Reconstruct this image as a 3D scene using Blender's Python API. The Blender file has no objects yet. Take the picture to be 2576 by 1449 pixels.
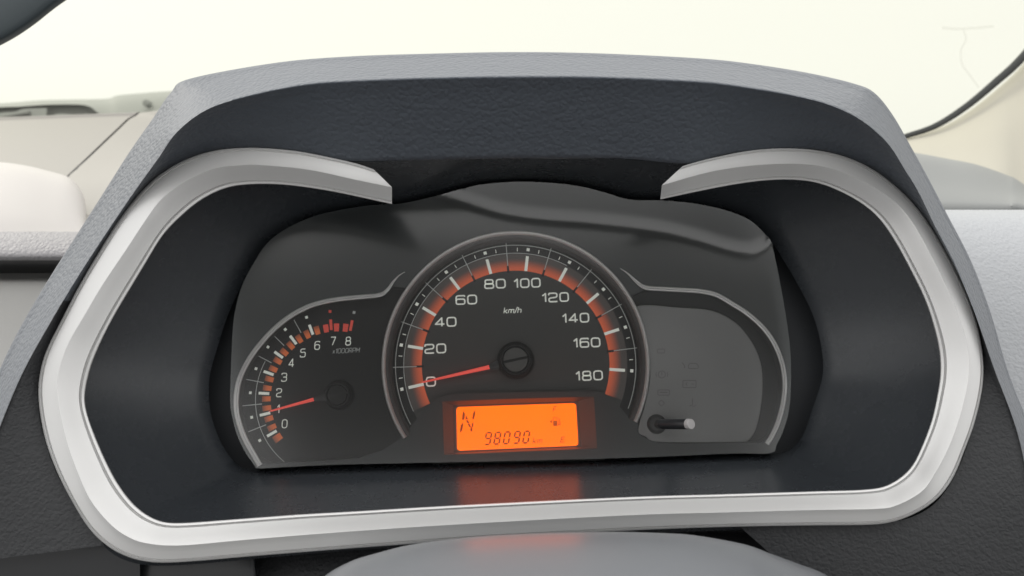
import bpy, math, random
from mathutils import Vector, Matrix
from mathutils.geometry import delaunay_2d_cdt
random.seed(4)
R_ = math.radians
scene = bpy.context.scene
col = scene.collection

# ------------------------------------------------------------------ camera
PITCH = 10.0
F = 2000.0                      # focal length for a 2576 pixel wide picture
CX, CY = 1288.0, 724.5
cam_d = bpy.data.cameras.new("camera")
cam_d.sensor_width = 36.0
cam_d.lens = 36.0 * F / 2576.0
cam_d.clip_start = 0.01
cam_d.clip_end = 500
cam_d.dof.use_dof = True
cam_d.dof.focus_distance = 0.35
cam_d.dof.aperture_fstop = 14.0
cam = bpy.data.objects.new("camera", cam_d)
col.objects.link(cam)
CAM = Vector((0, 0, 1.15))
cam.location = CAM
cam.rotation_euler = (R_(90 - PITCH), 0, 0)
scene.camera = cam
FW = Vector((0, math.cos(R_(PITCH)), -math.sin(R_(PITCH))))
UP = Vector((0, math.sin(R_(PITCH)), math.cos(R_(PITCH))))
RT = Vector((1, 0, 0))

# ------------------------------------------------------------------ sky, sun, exposure
SUN_EL, SUN_AZ = 36.0, -62.0       # azimuth east of +Y
world = bpy.data.worlds.new("World")
scene.world = world
world.use_nodes = True
nt = world.node_tree
nt.nodes.clear()
sky = nt.nodes.new("ShaderNodeTexSky")
sky.sky_type = 'NISHITA'
sky.sun_disc = False
sky.sun_elevation = R_(SUN_EL)
sky.sun_rotation = R_(SUN_AZ)
sky.dust_density = 6.0
bw = nt.nodes.new("ShaderNodeRGBToBW")
cl = nt.nodes.new("ShaderNodeMath"); cl.operation = 'MINIMUM'; cl.inputs[1].default_value = 9.0
mix = nt.nodes.new("ShaderNodeMixRGB")           # thin overcast: most of the blue is gone
mix.inputs[0].default_value = 0.86
mix.inputs[2].default_value = (8.3, 8.25, 8.15, 1)
tc = nt.nodes.new("ShaderNodeTexCoord")
sep = nt.nodes.new("ShaderNodeSeparateXYZ")
ramp = nt.nodes.new("ShaderNodeMapRange")        # ground half of the surroundings is darker
ramp.interpolation_type = 'SMOOTHSTEP'
ramp.inputs[1].default_value = -0.25; ramp.inputs[2].default_value = -0.02
ramp.inputs[3].default_value = 0.10; ramp.inputs[4].default_value = 1.0
zen = nt.nodes.new("ShaderNodeMapRange")         # overcast sky: brighter overhead
zen.inputs[1].default_value = 0.25; zen.inputs[2].default_value = 1.0
zen.inputs[3].default_value = 1.0; zen.inputs[4].default_value = 1.6
mu = nt.nodes.new("ShaderNodeMath"); mu.operation = 'MULTIPLY'
mul = nt.nodes.new("ShaderNodeMixRGB"); mul.blend_type = 'MULTIPLY'; mul.inputs[0].default_value = 1
bg = nt.nodes.new("ShaderNodeBackground"); bg.inputs[1].default_value = 0.12
out = nt.nodes.new("ShaderNodeOutputWorld")
L = nt.links.new
L(sky.outputs[0], bw.inputs[0]); L(bw.outputs[0], cl.inputs[0]); L(cl.outputs[0], mix.inputs[1])
L(tc.outputs['Generated'], sep.inputs[0]); L(sep.outputs[2], ramp.inputs[0]); L(sep.outputs[2], zen.inputs[0])
L(ramp.outputs[0], mu.inputs[0]); L(zen.outputs[0], mu.inputs[1])
L(mix.outputs[0], mul.inputs[1]); L(mu.outputs[0], mul.inputs[2])
L(mul.outputs[0], bg.inputs[0]); L(bg.outputs[0], out.inputs[0])
sd = bpy.data.lights.new("sun", 'SUN')
sd.energy = 1.3
sd.angle = R_(14)
sd.color = (1, 0.965, 0.9)
so = bpy.data.objects.new("sun", sd)
col.objects.link(so)
sv = Vector((math.sin(R_(SUN_AZ)) * math.cos(R_(SUN_EL)), math.cos(R_(SUN_AZ)) * math.cos(R_(SUN_EL)), math.sin(R_(SUN_EL))))
so.rotation_euler = sv.to_track_quat('Z', 'Y').to_euler()
so.location = (0, 0, 4)
scene.view_settings.view_transform = 'Standard'
scene.view_settings.look = 'None'
scene.view_settings.exposure = 0.6
scene.view_settings.gamma = 1.0
scene.cycles.max_bounces = 8

# ------------------------------------------------------------------ helpers
def at(px, py, D):
    return CAM + D * (FW + RT * ((px - CX) / F) + UP * (-(py - CY) / F))

# the plane of the dials: leans back 8 degrees, rolled 2.2 degrees like the whole dashboard
ROLL, TILT = R_(2.2), R_(8)
EX = RT * math.cos(ROLL) + UP * math.sin(ROLL)
u0 = UP * math.cos(ROLL) - RT * math.sin(ROLL)
EY = u0 * math.cos(TILT) + FW * math.sin(TILT)
EN = EX.cross(EY)
PC = at(1297, 914, 0.385)
K = 0.385 / F
def pl(px, py, off=0.0):
    d = FW + RT * ((px - CX) / F) + UP * (-(py - CY) / F)
    o = PC + EN * off
    t = (o - CAM).dot(EN) / d.dot(EN)
    return CAM + d * t
def uv(px, py, off=0.0):
    p = pl(px, py, off) - PC
    return (p.dot(EX), p.dot(EY))
def fr(u, v, off=0.0):
    return PC + EX * u + EY * v + EN * off

def cat(pts, n, closed=False):
    """Catmull-Rom through pts of any dimension, n samples spread evenly over the length"""
    P = [Vector(p) for p in pts]
    m = len(P)
    segs = m if closed else m - 1
    res = []
    sub = 12
    for i in range(segs):
        if closed:
            a, b, c, d = P[(i - 1) % m], P[i], P[(i + 1) % m], P[(i + 2) % m]
        else:
            a = P[i - 1] if i > 0 else P[0] * 2 - P[1]
            b, c = P[i], P[i + 1]
            d = P[i + 2] if i + 2 < m else P[-1] * 2 - P[-2]
        for j in range(sub):
            t = j / sub
            res.append(0.5 * ((2 * b) + (c - a) * t + (2 * a - 5 * b + 4 * c - d) * t * t + (3 * b - a - 3 * c + d) * t ** 3))
    res.append(P[0] if closed else P[-1])
    acc = [0.0]
    for i in range(1, len(res)):
        acc.append(acc[-1] + (res[i] - res[i - 1]).length)
    tot = acc[-1]
    o = []
    k = 0
    cnt = n if closed else n - 1
    for i in range(n):
        s = tot * i / cnt
        while k < len(acc) - 2 and acc[k + 1] < s:
            k += 1
        t = (s - acc[k]) / max(1e-12, acc[k + 1] - acc[k])
        o.append(res[k].lerp(res[k + 1], min(1, max(0, t))))
    return o

def knots(pts, per):
    """Catmull-Rom keeping the knot correspondence: per samples in every span"""
    P = [Vector(p) for p in pts]
    m = len(P)
    res = []
    for i in range(m - 1):
        a = P[i - 1] if i > 0 else P[0] * 2 - P[1]
        b, c = P[i], P[i + 1]
        d = P[i + 2] if i + 2 < m else P[-1] * 2 - P[-2]
        for j in range(per):
            t = j / per
            res.append(0.5 * ((2 * b) + (c - a) * t + (2 * a - 5 * b + 4 * c - d) * t * t + (3 * b - a - 3 * c + d) * t ** 3))
    res.append(P[-1])
    return res

def tag(o, label=None, cat_=None, group=None, kind=None):
    if label: o['label'] = label
    if cat_: o['category'] = cat_
    if group: o['group'] = group
    if kind: o['kind'] = kind
    return o

def thing(name, label, cat_, loc, group=None):
    o = bpy.data.objects.new(name, None)
    o.empty_display_size = 0.02
    o.location = loc
    o['base'] = 1
    del o['base']
    col.objects.link(o)
    return tag(o, label, cat_, group)

def base_of(parent):
    p = parent
    while p is not None and p.parent is not None:
        p = p.parent
    return p.location.copy() if p is not None else Vector((0, 0, 0))

def mk(name, verts, faces, mat, parent=None, smooth=True, sharp=35, uvs=None):
    org = base_of(parent)
    if parent is None:
        org = Vector((0, 0, 0))
        for v in verts: org += Vector(v)
        org /= len(verts)
    me = bpy.data.meshes.new(name)
    me.from_pydata([tuple(Vector(v) - org) for v in verts], [], faces)
    me.validate()
    me.update()
    if smooth:
        me.polygons.foreach_set('use_smooth', [True] * len(me.polygons))
        me.set_sharp_from_angle(angle=R_(sharp))
    me.materials.append(mat)
    o = bpy.data.objects.new(name, me)
    col.objects.link(o)
    if parent is None: o.location = org
    else: o.parent = parent
    return o

def grid(rows, closed=False):
    """rows: equally long lists of points"""
    n = len(rows[0]); v = []; f = []
    for r in rows: v += list(r)
    for i in range(len(rows) - 1):
        for j in range(n if closed else n - 1):
            a = i * n + j; b = i * n + (j + 1) % n
            f.append((a, b, b + n, a + n))
    return v, f

class Geo:
    def __init__(s): s.v = []; s.f = []
    def add(s, v, f):
        b = len(s.v); s.v += list(v); s.f += [tuple(i + b for i in q) for q in f]; return s
    def mk(s, name, mat, parent=None, **k): return mk(name, s.v, s.f, mat, parent, **k)

def tube(path, rad, seg=10, caps=True, squash=None):
    rows = []
    n = len(path)
    prev = None
    for i, p in enumerate(path):
        t = (path[min(n - 1, i + 1)] - path[max(0, i - 1)]).normalized()
        ref = EN if abs(t.dot(EN)) < 0.9 else EX
        a = t.cross(ref).normalized(); b = a.cross(t).normalized()
        r = rad[i] if isinstance(rad, (list, tuple)) else rad
        sq = squash or 1.0
        rows.append([p + a * (math.cos(2 * math.pi * j / seg) * r) + b * (math.sin(2 * math.pi * j / seg) * r * sq) for j in range(seg)])
    v, f = grid(rows, True)
    if caps:
        f.append(tuple(range(seg - 1, -1, -1)))
        f.append(tuple(range((n - 1) * seg, n * seg)))
    return v, f

def lathe(c, ax, prof, seg=48):
    """prof: list of (radius, height along ax)"""
    ax = ax.normalized()
    a = ax.cross(UP).normalized() if abs(ax.dot(UP)) < .9 else ax.cross(RT).normalized()
    b = ax.cross(a)
    rows = [[c + ax * h + (a * math.cos(2 * math.pi * j / seg) + b * math.sin(2 * math.pi * j / seg)) * max(r, 1e-6) for j in range(seg)] for r, h in prof]
    return grid(rows, True)

def inside(p, poly):
    x, y = p; c = False; j = len(poly) - 1
    for i in range(len(poly)):
        xi, yi = poly[i][0], poly[i][1]; xj, yj = poly[j][0], poly[j][1]
        if (yi > y) != (yj > y) and x < (xj - xi) * (y - yi) / (yj - yi) + xi: c = not c
        j = i
    return c

def sheet(outer, holes=(), step=None):
    """2D triangulation of a polygon with holes, with a grid of inner points: returns 2D verts, faces"""
    vs = []; es = []
    for loop in [outer] + list(holes):
        b = len(vs); n = len(loop)
        vs += [Vector((p[0], p[1])) for p in loop]
        es += [(b + i, b + (i + 1) % n) for i in range(n)]
    if step:
        xs = [p[0] for p in outer]; ys = [p[1] for p in outer]
        y = min(ys)
        while y < max(ys):
            x = min(xs)
            while x < max(xs):
                q = (x + step * 0.1 * math.sin(y * 7), y)
                if inside(q, outer) and not any(inside(q, h) for h in holes): vs.append(Vector(q))
                x += step
            y += step
    r = delaunay_2d_cdt(vs, es, [], 0, 1e-7)
    ov, of = r[0], r[2]
    f = []
    for t in of:
        c = (sum(ov[i][0] for i in t) / len(t), sum(ov[i][1] for i in t) / len(t))
        if inside(c, outer) and not any(inside(c, h) for h in holes): f.append(tuple(t))
    return ov, f

# ------------------------------------------------------------------ materials
def mat(name, color, rough=0.5, metal=0.0, spec=0.5, bump=None, emis=None, estr=0, coat=0, var=0.0, sheen=0.0):
    m = bpy.data.materials.new(name)
    m.use_nodes = True
    t = m.node_tree; b = t.nodes['Principled BSDF']
    b.inputs['Base Color'].default_value = (*color, 1)
    b.inputs['Roughness'].default_value = rough
    b.inputs['Metallic'].default_value = metal
    b.inputs['Specular IOR Level'].default_value = spec
    b.inputs['Coat Weight'].default_value = coat
    b.inputs['Coat Roughness'].default_value = 0.12
    b.inputs['Sheen Weight'].default_value = sheen
    b.inputs['Sheen Roughness'].default_value = 0.45
    if emis:
        b.inputs['Emission Color'].default_value = (*emis, 1)
        b.inputs['Emission Strength'].default_value = estr
    tcn = t.nodes.new('ShaderNodeTexCoord')
    if var:
        nz = t.nodes.new('ShaderNodeTexNoise'); nz.inputs['Scale'].default_value = 60; nz.inputs['Detail'].default_value = 8
        nz.inputs['Roughness'].default_value = 0.7
        mr = t.nodes.new('ShaderNodeMapRange'); mr.inputs[1].default_value = .3; mr.inputs[2].default_value = .7
        mr.inputs[3].default_value = max(0.02, rough - var); mr.inputs[4].default_value = rough + var
        t.links.new(tcn.outputs['Object'], nz.inputs['Vector']); t.links.new(nz.outputs[0], mr.inputs[0])
        t.links.new(mr.outputs[0], b.inputs['Roughness'])
    if bump:
        kind, sc, dist = bump
        bn = t.nodes.new('ShaderNodeBump'); bn.inputs['Distance'].default_value = dist; bn.inputs['Strength'].default_value = 1.0
        if kind == 'leather':
            nz = t.nodes.new('ShaderNodeTexNoise'); nz.inputs['Scale'].default_value = sc * .8; nz.inputs['Detail'].default_value = 2
            ad = t.nodes.new('ShaderNodeMixRGB'); ad.blend_type = 'LINEAR_LIGHT'; ad.inputs[0].default_value = 0.0012
            t.links.new(tcn.outputs['Object'], ad.inputs[1]); t.links.new(tcn.outputs['Object'], nz.inputs['Vector'])
            t.links.new(nz.outputs['Color'], ad.inputs[2])
            mp = t.nodes.new('ShaderNodeMapping'); mp.inputs['Scale'].default_value = (1, 0.7, 1.25); mp.inputs['Rotation'].default_value = (0, 0.5, 0.4)
            t.links.new(ad.outputs[0], mp.inputs[0])
            vo = t.nodes.new('ShaderNodeTexVoronoi'); vo.inputs['Scale'].default_value = sc; vo.feature = 'SMOOTH_F1'
            vo.inputs['Smoothness'].default_value = 0.35
            t.links.new(mp.outputs[0], vo.inputs['Vector'])
            iv = t.nodes.new('ShaderNodeMath'); iv.operation = 'MULTIPLY'; iv.inputs[1].default_value = -1
            n2 = t.nodes.new('ShaderNodeTexNoise'); n2.inputs['Scale'].default_value = sc * .35; n2.inputs['Detail'].default_value = 4
            t.links.new(tcn.outputs['Object'], n2.inputs['Vector'])
            sm = t.nodes.new('ShaderNodeMath'); sm.operation = 'ADD'
            t.links.new(vo.outputs['Distance'], iv.inputs[0]); t.links.new(iv.outputs[0], sm.inputs[0]); t.links.new(n2.outputs[0], sm.inputs[1])
            t.links.new(sm.outputs[0], bn.inputs['Height'])
        else:
            nz = t.nodes.new('ShaderNodeTexNoise'); nz.inputs['Scale'].default_value = sc; nz.inputs['Detail'].default_value = 5
            nz.inputs['Roughness'].default_value = 0.65
            t.links.new(tcn.outputs['Object'], nz.inputs['Vector']); t.links.new(nz.outputs[0], bn.inputs['Height'])
        t.links.new(bn.outputs[0], b.inputs['Normal'])
    return m

M = {}
M['hood'] = mat('grained_hood_leatherette', (.056, .066, .081), .60, bump=('leather', 460, .00036), spec=.45, sheen=.17)
M['dash_hood_shade'] = mat('dark_dash_and_hood_shade', (.024, .025, .027), .62, bump=('leather', 620, .00028), spec=.4)
M['well'] = mat('dark_well_plastic', (.031, .035, .040), .27, bump=('noise', 1100, .00004), spec=.6, var=.03)
M['fascia'] = mat('matt_fascia_plastic', (.056, .065, .067), .45, bump=('noise', 500, .00005), spec=.35)
M['silver'] = mat('satin_silver_paint', (.56, .558, .552), .36, metal=.38)
M['chrome'] = mat('satin_chrome', (.95, .945, .93), .32, metal=.12, coat=.6)
M['ringstep'] = mat('dark_chrome_step', (.10, .10, .10), .4, metal=.1)
M['dial'] = mat('charcoal_dial', (.088, .093, .090), .5, spec=.3)
M['tach'] = mat('black_dial', (.018, .020, .021), .55, spec=.3)
M['print'] = mat('white_dial_print', (.80, .82, .76), .6, emis=(.50, .53, .48), estr=.34)
M['print_thin'] = mat('grey_dial_print', (.50, .53, .52), .6, emis=(.50, .53, .50), estr=.10)
M['print_red'] = mat('red_dial_print', (.55, .075, .05), .6, emis=(.6, .07, .05), estr=.25)
M['needle'] = mat('red_needle', (.85, .10, .07), .4, emis=(.8, .10, .08), estr=.38)
M['black'] = mat('black_plastic', (.012, .013, .015), .38)
M['hubm'] = mat('hub_plastic', (.020, .022, .022), .6, spec=.25)
M['cap'] = mat('grey_cap_plastic', (.115, .118, .112), .42)
M['recess'] = mat('dark_recess', (.030, .033, .038), .6)
M['telltale'] = mat('smoked_warning_panel', (.34, .345, .345), .34, var=.05)
M['icon'] = mat('unlit_icon', (.25, .25, .245), .6)
M['knob'] = mat('knob_end', (.33, .32, .32), .45)
M['lcdwall'] = mat('lcd_surround', (.15, .13, .115), .5)
M['lcdseg'] = mat('lcd_segment', (.03, .012, .004), .6, emis=(.17, .022, .001), estr=1.0)
M['lcdsegf'] = mat('lcd_faint_segment', (.03, .012, .004), .6, emis=(.29, .038, .001), estr=1.0)
M['column'] = mat('grey_column_plastic', (.150, .157, .168), .30, bump=('noise', 1300, .00004), spec=.5)
M['bulge'] = mat('blush_cream_plastic', (.50, .475, .46), .55, bump=('noise', 700, .00008))
M['cream'] = mat('cream_dash_plastic', (.315, .298, .284), .55, bump=('noise', 700, .00008))
M['creamleather'] = mat('pale_grained_dash', (.33, .32, .33), .6, bump=('leather', 500, .0006))
M['pillar'] = mat('cream_pillar_lining', (.42, .40, .34), .85, bump=('noise', 900, .0001))
M['greypad'] = mat('pale_grey_pad', (.22, .226, .22), .6, bump=('noise', 900, .0001))
M['doorcard'] = mat('grained_grey_door', (.34, .35, .365), .5, bump=('leather', 500, .0003))
M['sidepanel'] = mat('warm_grey_panel', (.40, .395, .38), .5, bump=('noise', 900, .00008))
M['lowdash'] = mat('dark_lower_dash', (.055, .055, .055), .62, bump=('leather', 600, .0007))
M['rubber'] = mat('black_rubber', (.025, .027, .026), .55, bump=('noise', 1500, .0001))
M['mirror'] = mat('dark_mirror_housing', (.045, .058, .064), .6)
M['cowl'] = mat('weathered_cowl_plastic', (.33, .34, .33), .7, bump=('noise', 300, .0006))
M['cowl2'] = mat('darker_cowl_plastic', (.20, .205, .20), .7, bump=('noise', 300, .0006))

def radial_mat(name, inner, outer, r0, r1, lift=None):
    """print whose ink fades from one colour to another between two radii about the object's origin"""
    m = mat(name, inner, .55)
    t = m.node_tree; b = t.nodes['Principled BSDF']
    at_ = t.nodes.new('ShaderNodeAttribute'); at_.attribute_name = 'radius'
    mr = t.nodes.new('ShaderNodeMapRange'); mr.interpolation_type = 'SMOOTHSTEP'
    mr.inputs[1].default_value = r0; mr.inputs[2].default_value = r1
    mx = t.nodes.new('ShaderNodeMixRGB'); mx.inputs[1].default_value = (*inner, 1); mx.inputs[2].default_value = (*outer, 1)
    t.links.new(at_.outputs['Fac'], mr.inputs[0]); t.links.new(mr.outputs[0], mx.inputs[0]); t.links.new(mx.outputs[0], b.inputs['Base Color'])
    t.links.new(mx.outputs[0], b.inputs['Emission Color']); b.inputs['Emission Strength'].default_value = lift
    return m
M['orange'] = radial_mat('orange_band_print', (.66, .125, .05), (.060, .052, .048), 237 * K, 269 * K, .22)
M['orange_t'] = radial_mat('orange_tach_print', (.62, .14, .035), (.10, .035, .025), 170 * K, 192 * K, .22)

lcdm = bpy.data.materials.new('lit_amber_lcd'); lcdm.use_nodes = True
b = lcdm.node_tree.nodes['Principled BSDF']
b.inputs['Base Color'].default_value = (.02, .008, .0, 1); b.inputs['Specular IOR Level'].default_value = .1; b.inputs['Roughness'].default_value = .35
b.inputs['Emission Strength'].default_value = 1.0
tcn = lcdm.node_tree.nodes.new('ShaderNodeTexNoise'); tcn.inputs['Scale'].default_value = 35; tcn.inputs['Detail'].default_value = 1
tco = lcdm.node_tree.nodes.new('ShaderNodeTexCoord')
cr = lcdm.node_tree.nodes.new('ShaderNodeMixRGB'); cr.inputs[1].default_value = (1.2, .130, .0, 1); cr.inputs[2].default_value = (1.35, .170, .0, 1)
lcdm.node_tree.links.new(tco.outputs['Object'], tcn.inputs['Vector'])
lcdm.node_tree.links.new(tcn.outputs[0], cr.inputs[0]); lcdm.node_tree.links.new(cr.outputs[0], b.inputs['Emission Color'])
M['lcd'] = lcdm

# ------------------------------------------------------------------ traced outlines (2576 x 1449 picture units, each put at its own real distance)
BO = [(940,426),(919,417),(878,406),(807,391),(764,382),(716,376),(642,371),(585,373),(528,380),(451,408),(382,454),(337,503),(292,564),(243,643),(194,728),(146,822),(115,883),(99,943),(96,1002),(112,1100),(140,1180),(175,1250),(223,1330),(262,1369),(314,1400),(384,1416),(489,1412),(628,1400),(880,1380),(1004,1371),(1211,1355),(1585,1335),(1824,1326),(2047,1322),(2204,1320),(2263,1309),(2344,1268),(2396,1208),(2424,1138),(2448,1076),(2466,1006),(2475,943),(2470,874),(2456,805),(2428,732),(2387,648),(2338,565),(2293,506),(2234,452),(2176,414),(2101,386),(2008,373),(1896,377),(1784,399),(1725,414),(1717,418)]
BR = [(986,471),(898,453),(776,427),(655,415),(600,416),(538,424),(462,458),(404,503),(365,555),(319,625),(258,716),(213,792),(170,868),(147,943),(147,1013),(168,1110),(195,1187),(227,1257),(272,1313),(314,1346),(366,1366),(454,1372),(628,1357),(880,1337),(1170,1318),(1585,1296),(1824,1289),(2047,1283),(2204,1280),(2256,1271),(2319,1236),(2354,1187),(2382,1135),(2403,1083),(2424,1013),(2437,943),(2435,874),(2414,801),(2387,735),(2345,648),(2293,556),(2241,500),(2157,448),(2083,422),(2008,412),(1896,416),(1784,433),(1665,466)]
BI = [(986,514),(837,482),(716,465),(625,464),(564,474),(505,503),(456,543),(410,591),(365,664),(319,740),(280,807),(243,883),(222,943),(213,1013),(237,1093),(279,1187),(314,1243),(349,1281),(394,1308),(447,1316),(593,1306),(755,1294),(880,1287),(1170,1270),(1585,1250),(1824,1243),(2047,1236),(2187,1231),(2242,1217),(2291,1178),(2319,1124),(2344,1058),(2358,995),(2366,943),(2364,885),(2348,815),(2324,746),(2286,670),(2251,606),(2210,548),(2154,503),(2067,463),(1990,452),(1896,457),(1784,476),(1661,502)]

def Db(py):                       # distance of the bezel: its top leans away from the driver
    return 0.300 + 0.036 * (1330 - py) / 950.0

# ------------------------------------------------------------------ HOOD
HK = [  # silhouette, edge of the lip, line where it meets the bezel
 ((-190,1420),(-120,1420),(262,1372)), ((-90,1150),(-40,1180),(138,1180)), ((0,928),(44,965),(97,985)),
 ((67,795),(126,812),(146,822)), ((152,655),(210,673),(232,660)), ((249,503),(318,510),(335,505)),
 ((326,382),(396,400),(392,445)), ((382,302),(446,330),(445,411)), ((430,233),(521,274),(526,380)),
 ((479,198),(625,240),(642,371)), ((694,158),(764,212),(764,382)), ((878,142),(878,203),(878,404)),
 ((1080,135),(1060,196),(1040,402)), ((1284,131),(1284,192),(1300,396)), ((1500,134),(1500,193),(1560,398)),
 ((1761,147),(1740,203),(1725,410)), ((1900,162),(1860,216),(1840,385)), ((2040,185),(1990,238),(2008,373)),
 ((2150,211),(2085,262),(2101,386)), ((2200,234),(2165,300),(2176,414)), ((2245,288),(2232,358),(2234,451)),
 ((2290,366),(2276,425),(2288,501)), ((2333,444),(2312,485),(2336,563)), ((2380,534),(2352,568),(2385,646)),
 ((2442,655),(2404,668),(2427,731)), ((2490,780),(2452,786),(2455,805)), ((2539,943),(2500,925),(2473,900)),
 ((2600,1100),(2560,1090),(2466,1006)), ((2660,1300),(2600,1280),(2396,1208)), ((2700,1500),(2640,1480),(2290,1302)), ((2640,1690),(2560,1680),(2080,1321)), ((2500,1800),(2400,1800),(1860,1324))]
PER = 10
hs = knots([k[0] for k in HK], PER); hb = knots([k[1] for k in HK], PER); ho = knots([k[2] for k in HK], PER)
nh = len(hs)
def sstep(a, b, x):
    t = min(1, max(0, (x - a) / (b - a))); return t * t * (3 - 2 * t)
cols = []
for i in range(nh):
    s, bq, o = hs[i], hb[i], ho[i]
    top = sstep(560, 200, s.y)                     # 1 on the overhang, 0 low down the sides
    dO = Db(o.y) + 0.0045
    dB = Db(max(o.y, 380)) - (0.002 + 0.015 * top)
    dS = dB + 0.034 + 0.02 * top
    ctr = Vector((1288, 800)) - s; ctr.normalize()
    pts = [(s + ctr * 40, dS + .09), (s + ctr * 8, dS + .03), (s, dS)]
    for t in (.2, .45, .7, .88):
        q = s.lerp(bq, t); bulge = math.sin(t * math.pi) * .002
        pts.append((q, dS + (dB - dS) * t - bulge * .6))
    pts.append((bq, dB))
    pts.append((bq.lerp(o, .06), dB + .0008))
    for t in (.2, .5, .8, 1.0):
        pts.append((bq.lerp(o, t), dB + (dO - dB) * t))
    c = knots([at(q.x, q.y, d) for q, d in pts], 4)
    inn_ = (Vector((1288, 800)) - o).normalized() * 10
    c += [at(o.x + inn_.x * .3, o.y + inn_.y * .3, dO + .004), at(o.x + inn_.x, o.y + inn_.y, dO + .012)]
    cols.append(c)
rows = [[cols[i][j] for i in range(nh)] for j in range(len(cols[0]))]
v, f = grid(rows)
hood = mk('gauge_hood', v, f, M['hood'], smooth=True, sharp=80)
hood.data.materials.append(M['dash_hood_shade'])            # shade low on the hood's sides, put in as a darker material
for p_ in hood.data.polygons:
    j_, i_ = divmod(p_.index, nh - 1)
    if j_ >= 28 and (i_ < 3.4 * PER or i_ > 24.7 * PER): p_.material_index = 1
tag(hood, 'grained dark grey hood arching over the gauges, pale along its top edge', 'gauge hood')

# ------------------------------------------------------------------ SILVER BEZEL
NR = 420
dR = cat(BR, NR); dO = cat(BO, 1400); dI = cat(BI, 1400)
def near(p, L_, last):
    best = None; bi = last
    for k in range(last, min(len(L_), last + 60)):
        d = (L_[k] - p).length_squared
        if best is None or d < best: best = d; bi = k
    return bi
po = []; pi_ = []; ko = ki = 0
for i, p in enumerate(dR):
    ko = near(p, dO, ko); ki = near(p, dI, ki)
    po.append(dO[ko].copy()); pi_.append(dI[ki].copy())
for j in range(8):
    w = 1 - j / 8
    po[j] = po[j].lerp(dO[0], w); pi_[j] = pi_[j].lerp(dI[0], w)
    po[-1 - j] = po[-1 - j].lerp(dO[-1], w); pi_[-1 - j] = pi_[-1 - j].lerp(dI[-1], w)
def smoothl(a, it=6):
    for _ in range(it):
        a = [a[0]] + [(a[i - 1] + a[i] * 2 + a[i + 1]) / 4 for i in range(1, len(a) - 1)] + [a[-1]]
    return a
po = smoothl(po); pi_ = smoothl(pi_)
prof = [('o', 0, .016), ('o', 0, .0016), ('o', .03, .0008), ('o', .12, .0004), ('o', .15, .0010), ('o', .18, .0010), ('o', .21, .0002), ('o', .6, -.0007), ('o', .95, -.0016), ('o', 1.0, -.0018),
        ('i', .95, -.0015), ('i', .6, .0012), ('i', .22, .0038), ('i', .19, .0048), ('i', .15, .0048), ('i', .12, .0038), ('i', .03, .0042), ('i', 0, .0048), ('i', 0, .020)]
rows = []
for side, t, dd in prof:
    row = []
    for i in range(NR):
        r = dR[i]; e = po[i] if side == 'o' else pi_[i]
        q = e.lerp(r, t)
        e_ = min(1, min(i, NR - 1 - i) / 45)
        row.append(at(q.x, q.y, Db(q.y) + (dd if dd < .01 else .006 + (dd - .006) * e_)))
    rows.append(row)
v, f = grid(rows)
m_ = len(rows)
f.append(tuple(j * NR for j in range(m_)))
f.append(tuple(j * NR + NR - 1 for j in range(m_ - 1, -1, -1)))
bez = mk('bezel_trim', v, f, M['silver'], sharp=28)
tag(bez, 'satin silver trim band framing the gauges, open at the top', 'trim')

# ------------------------------------------------------------------ WELL (funnel from the bezel to the gauges)
F1 = [(1092,494),(1162,475),(1221,463),(1319,457),(1436,465),(1514,482),(1584,502),(1662,504),(1748,512),(1826,529),(1885,553),(1920,584),(1940,607),(1962,640),(1998,700),(2040,780),(2064,860),(2070,940),(2049,1013),(2021,1093),(1997,1124),(1956,1141),(1838,1145),(1600,1156),(1300,1164),(1020,1170),(820,1175),(640,1180),(600,1170),(565,1130),(540,1075),(527,1020),(527,950),(545,880),(570,802),(603,726),(634,669),(670,614),(716,578),(776,549),(837,532),(928,517),(1010,512)]
NW = 360
wi = cat(F1, NW, True)
wo = cat([(1300,396),(1500,396),(1725,412),(1784,397),(1896,378),(2008,376),(2101,390),(2176,418),(2234,456),(2293,510),(2338,569),(2387,652),(2424,735),(2450,805),(2464,874),(2468,943),(2460,1006),(2442,1076),(2418,1138),(2390,1204),(2340,1262),(2263,1302),(2204,1313),(1824,1320),(1300,1345),(880,1370),(489,1404),(384,1408),(314,1392),(270,1364),(230,1325),(182,1250),(148,1180),(120,1100),(104,1002),(106,943),(123,883),(154,822),(201,728),(250,643),(299,564),(343,508),(388,458),(451,413),(528,384),(642,377),(764,386),(878,408),(1040,402)], 1400, True)
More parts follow.
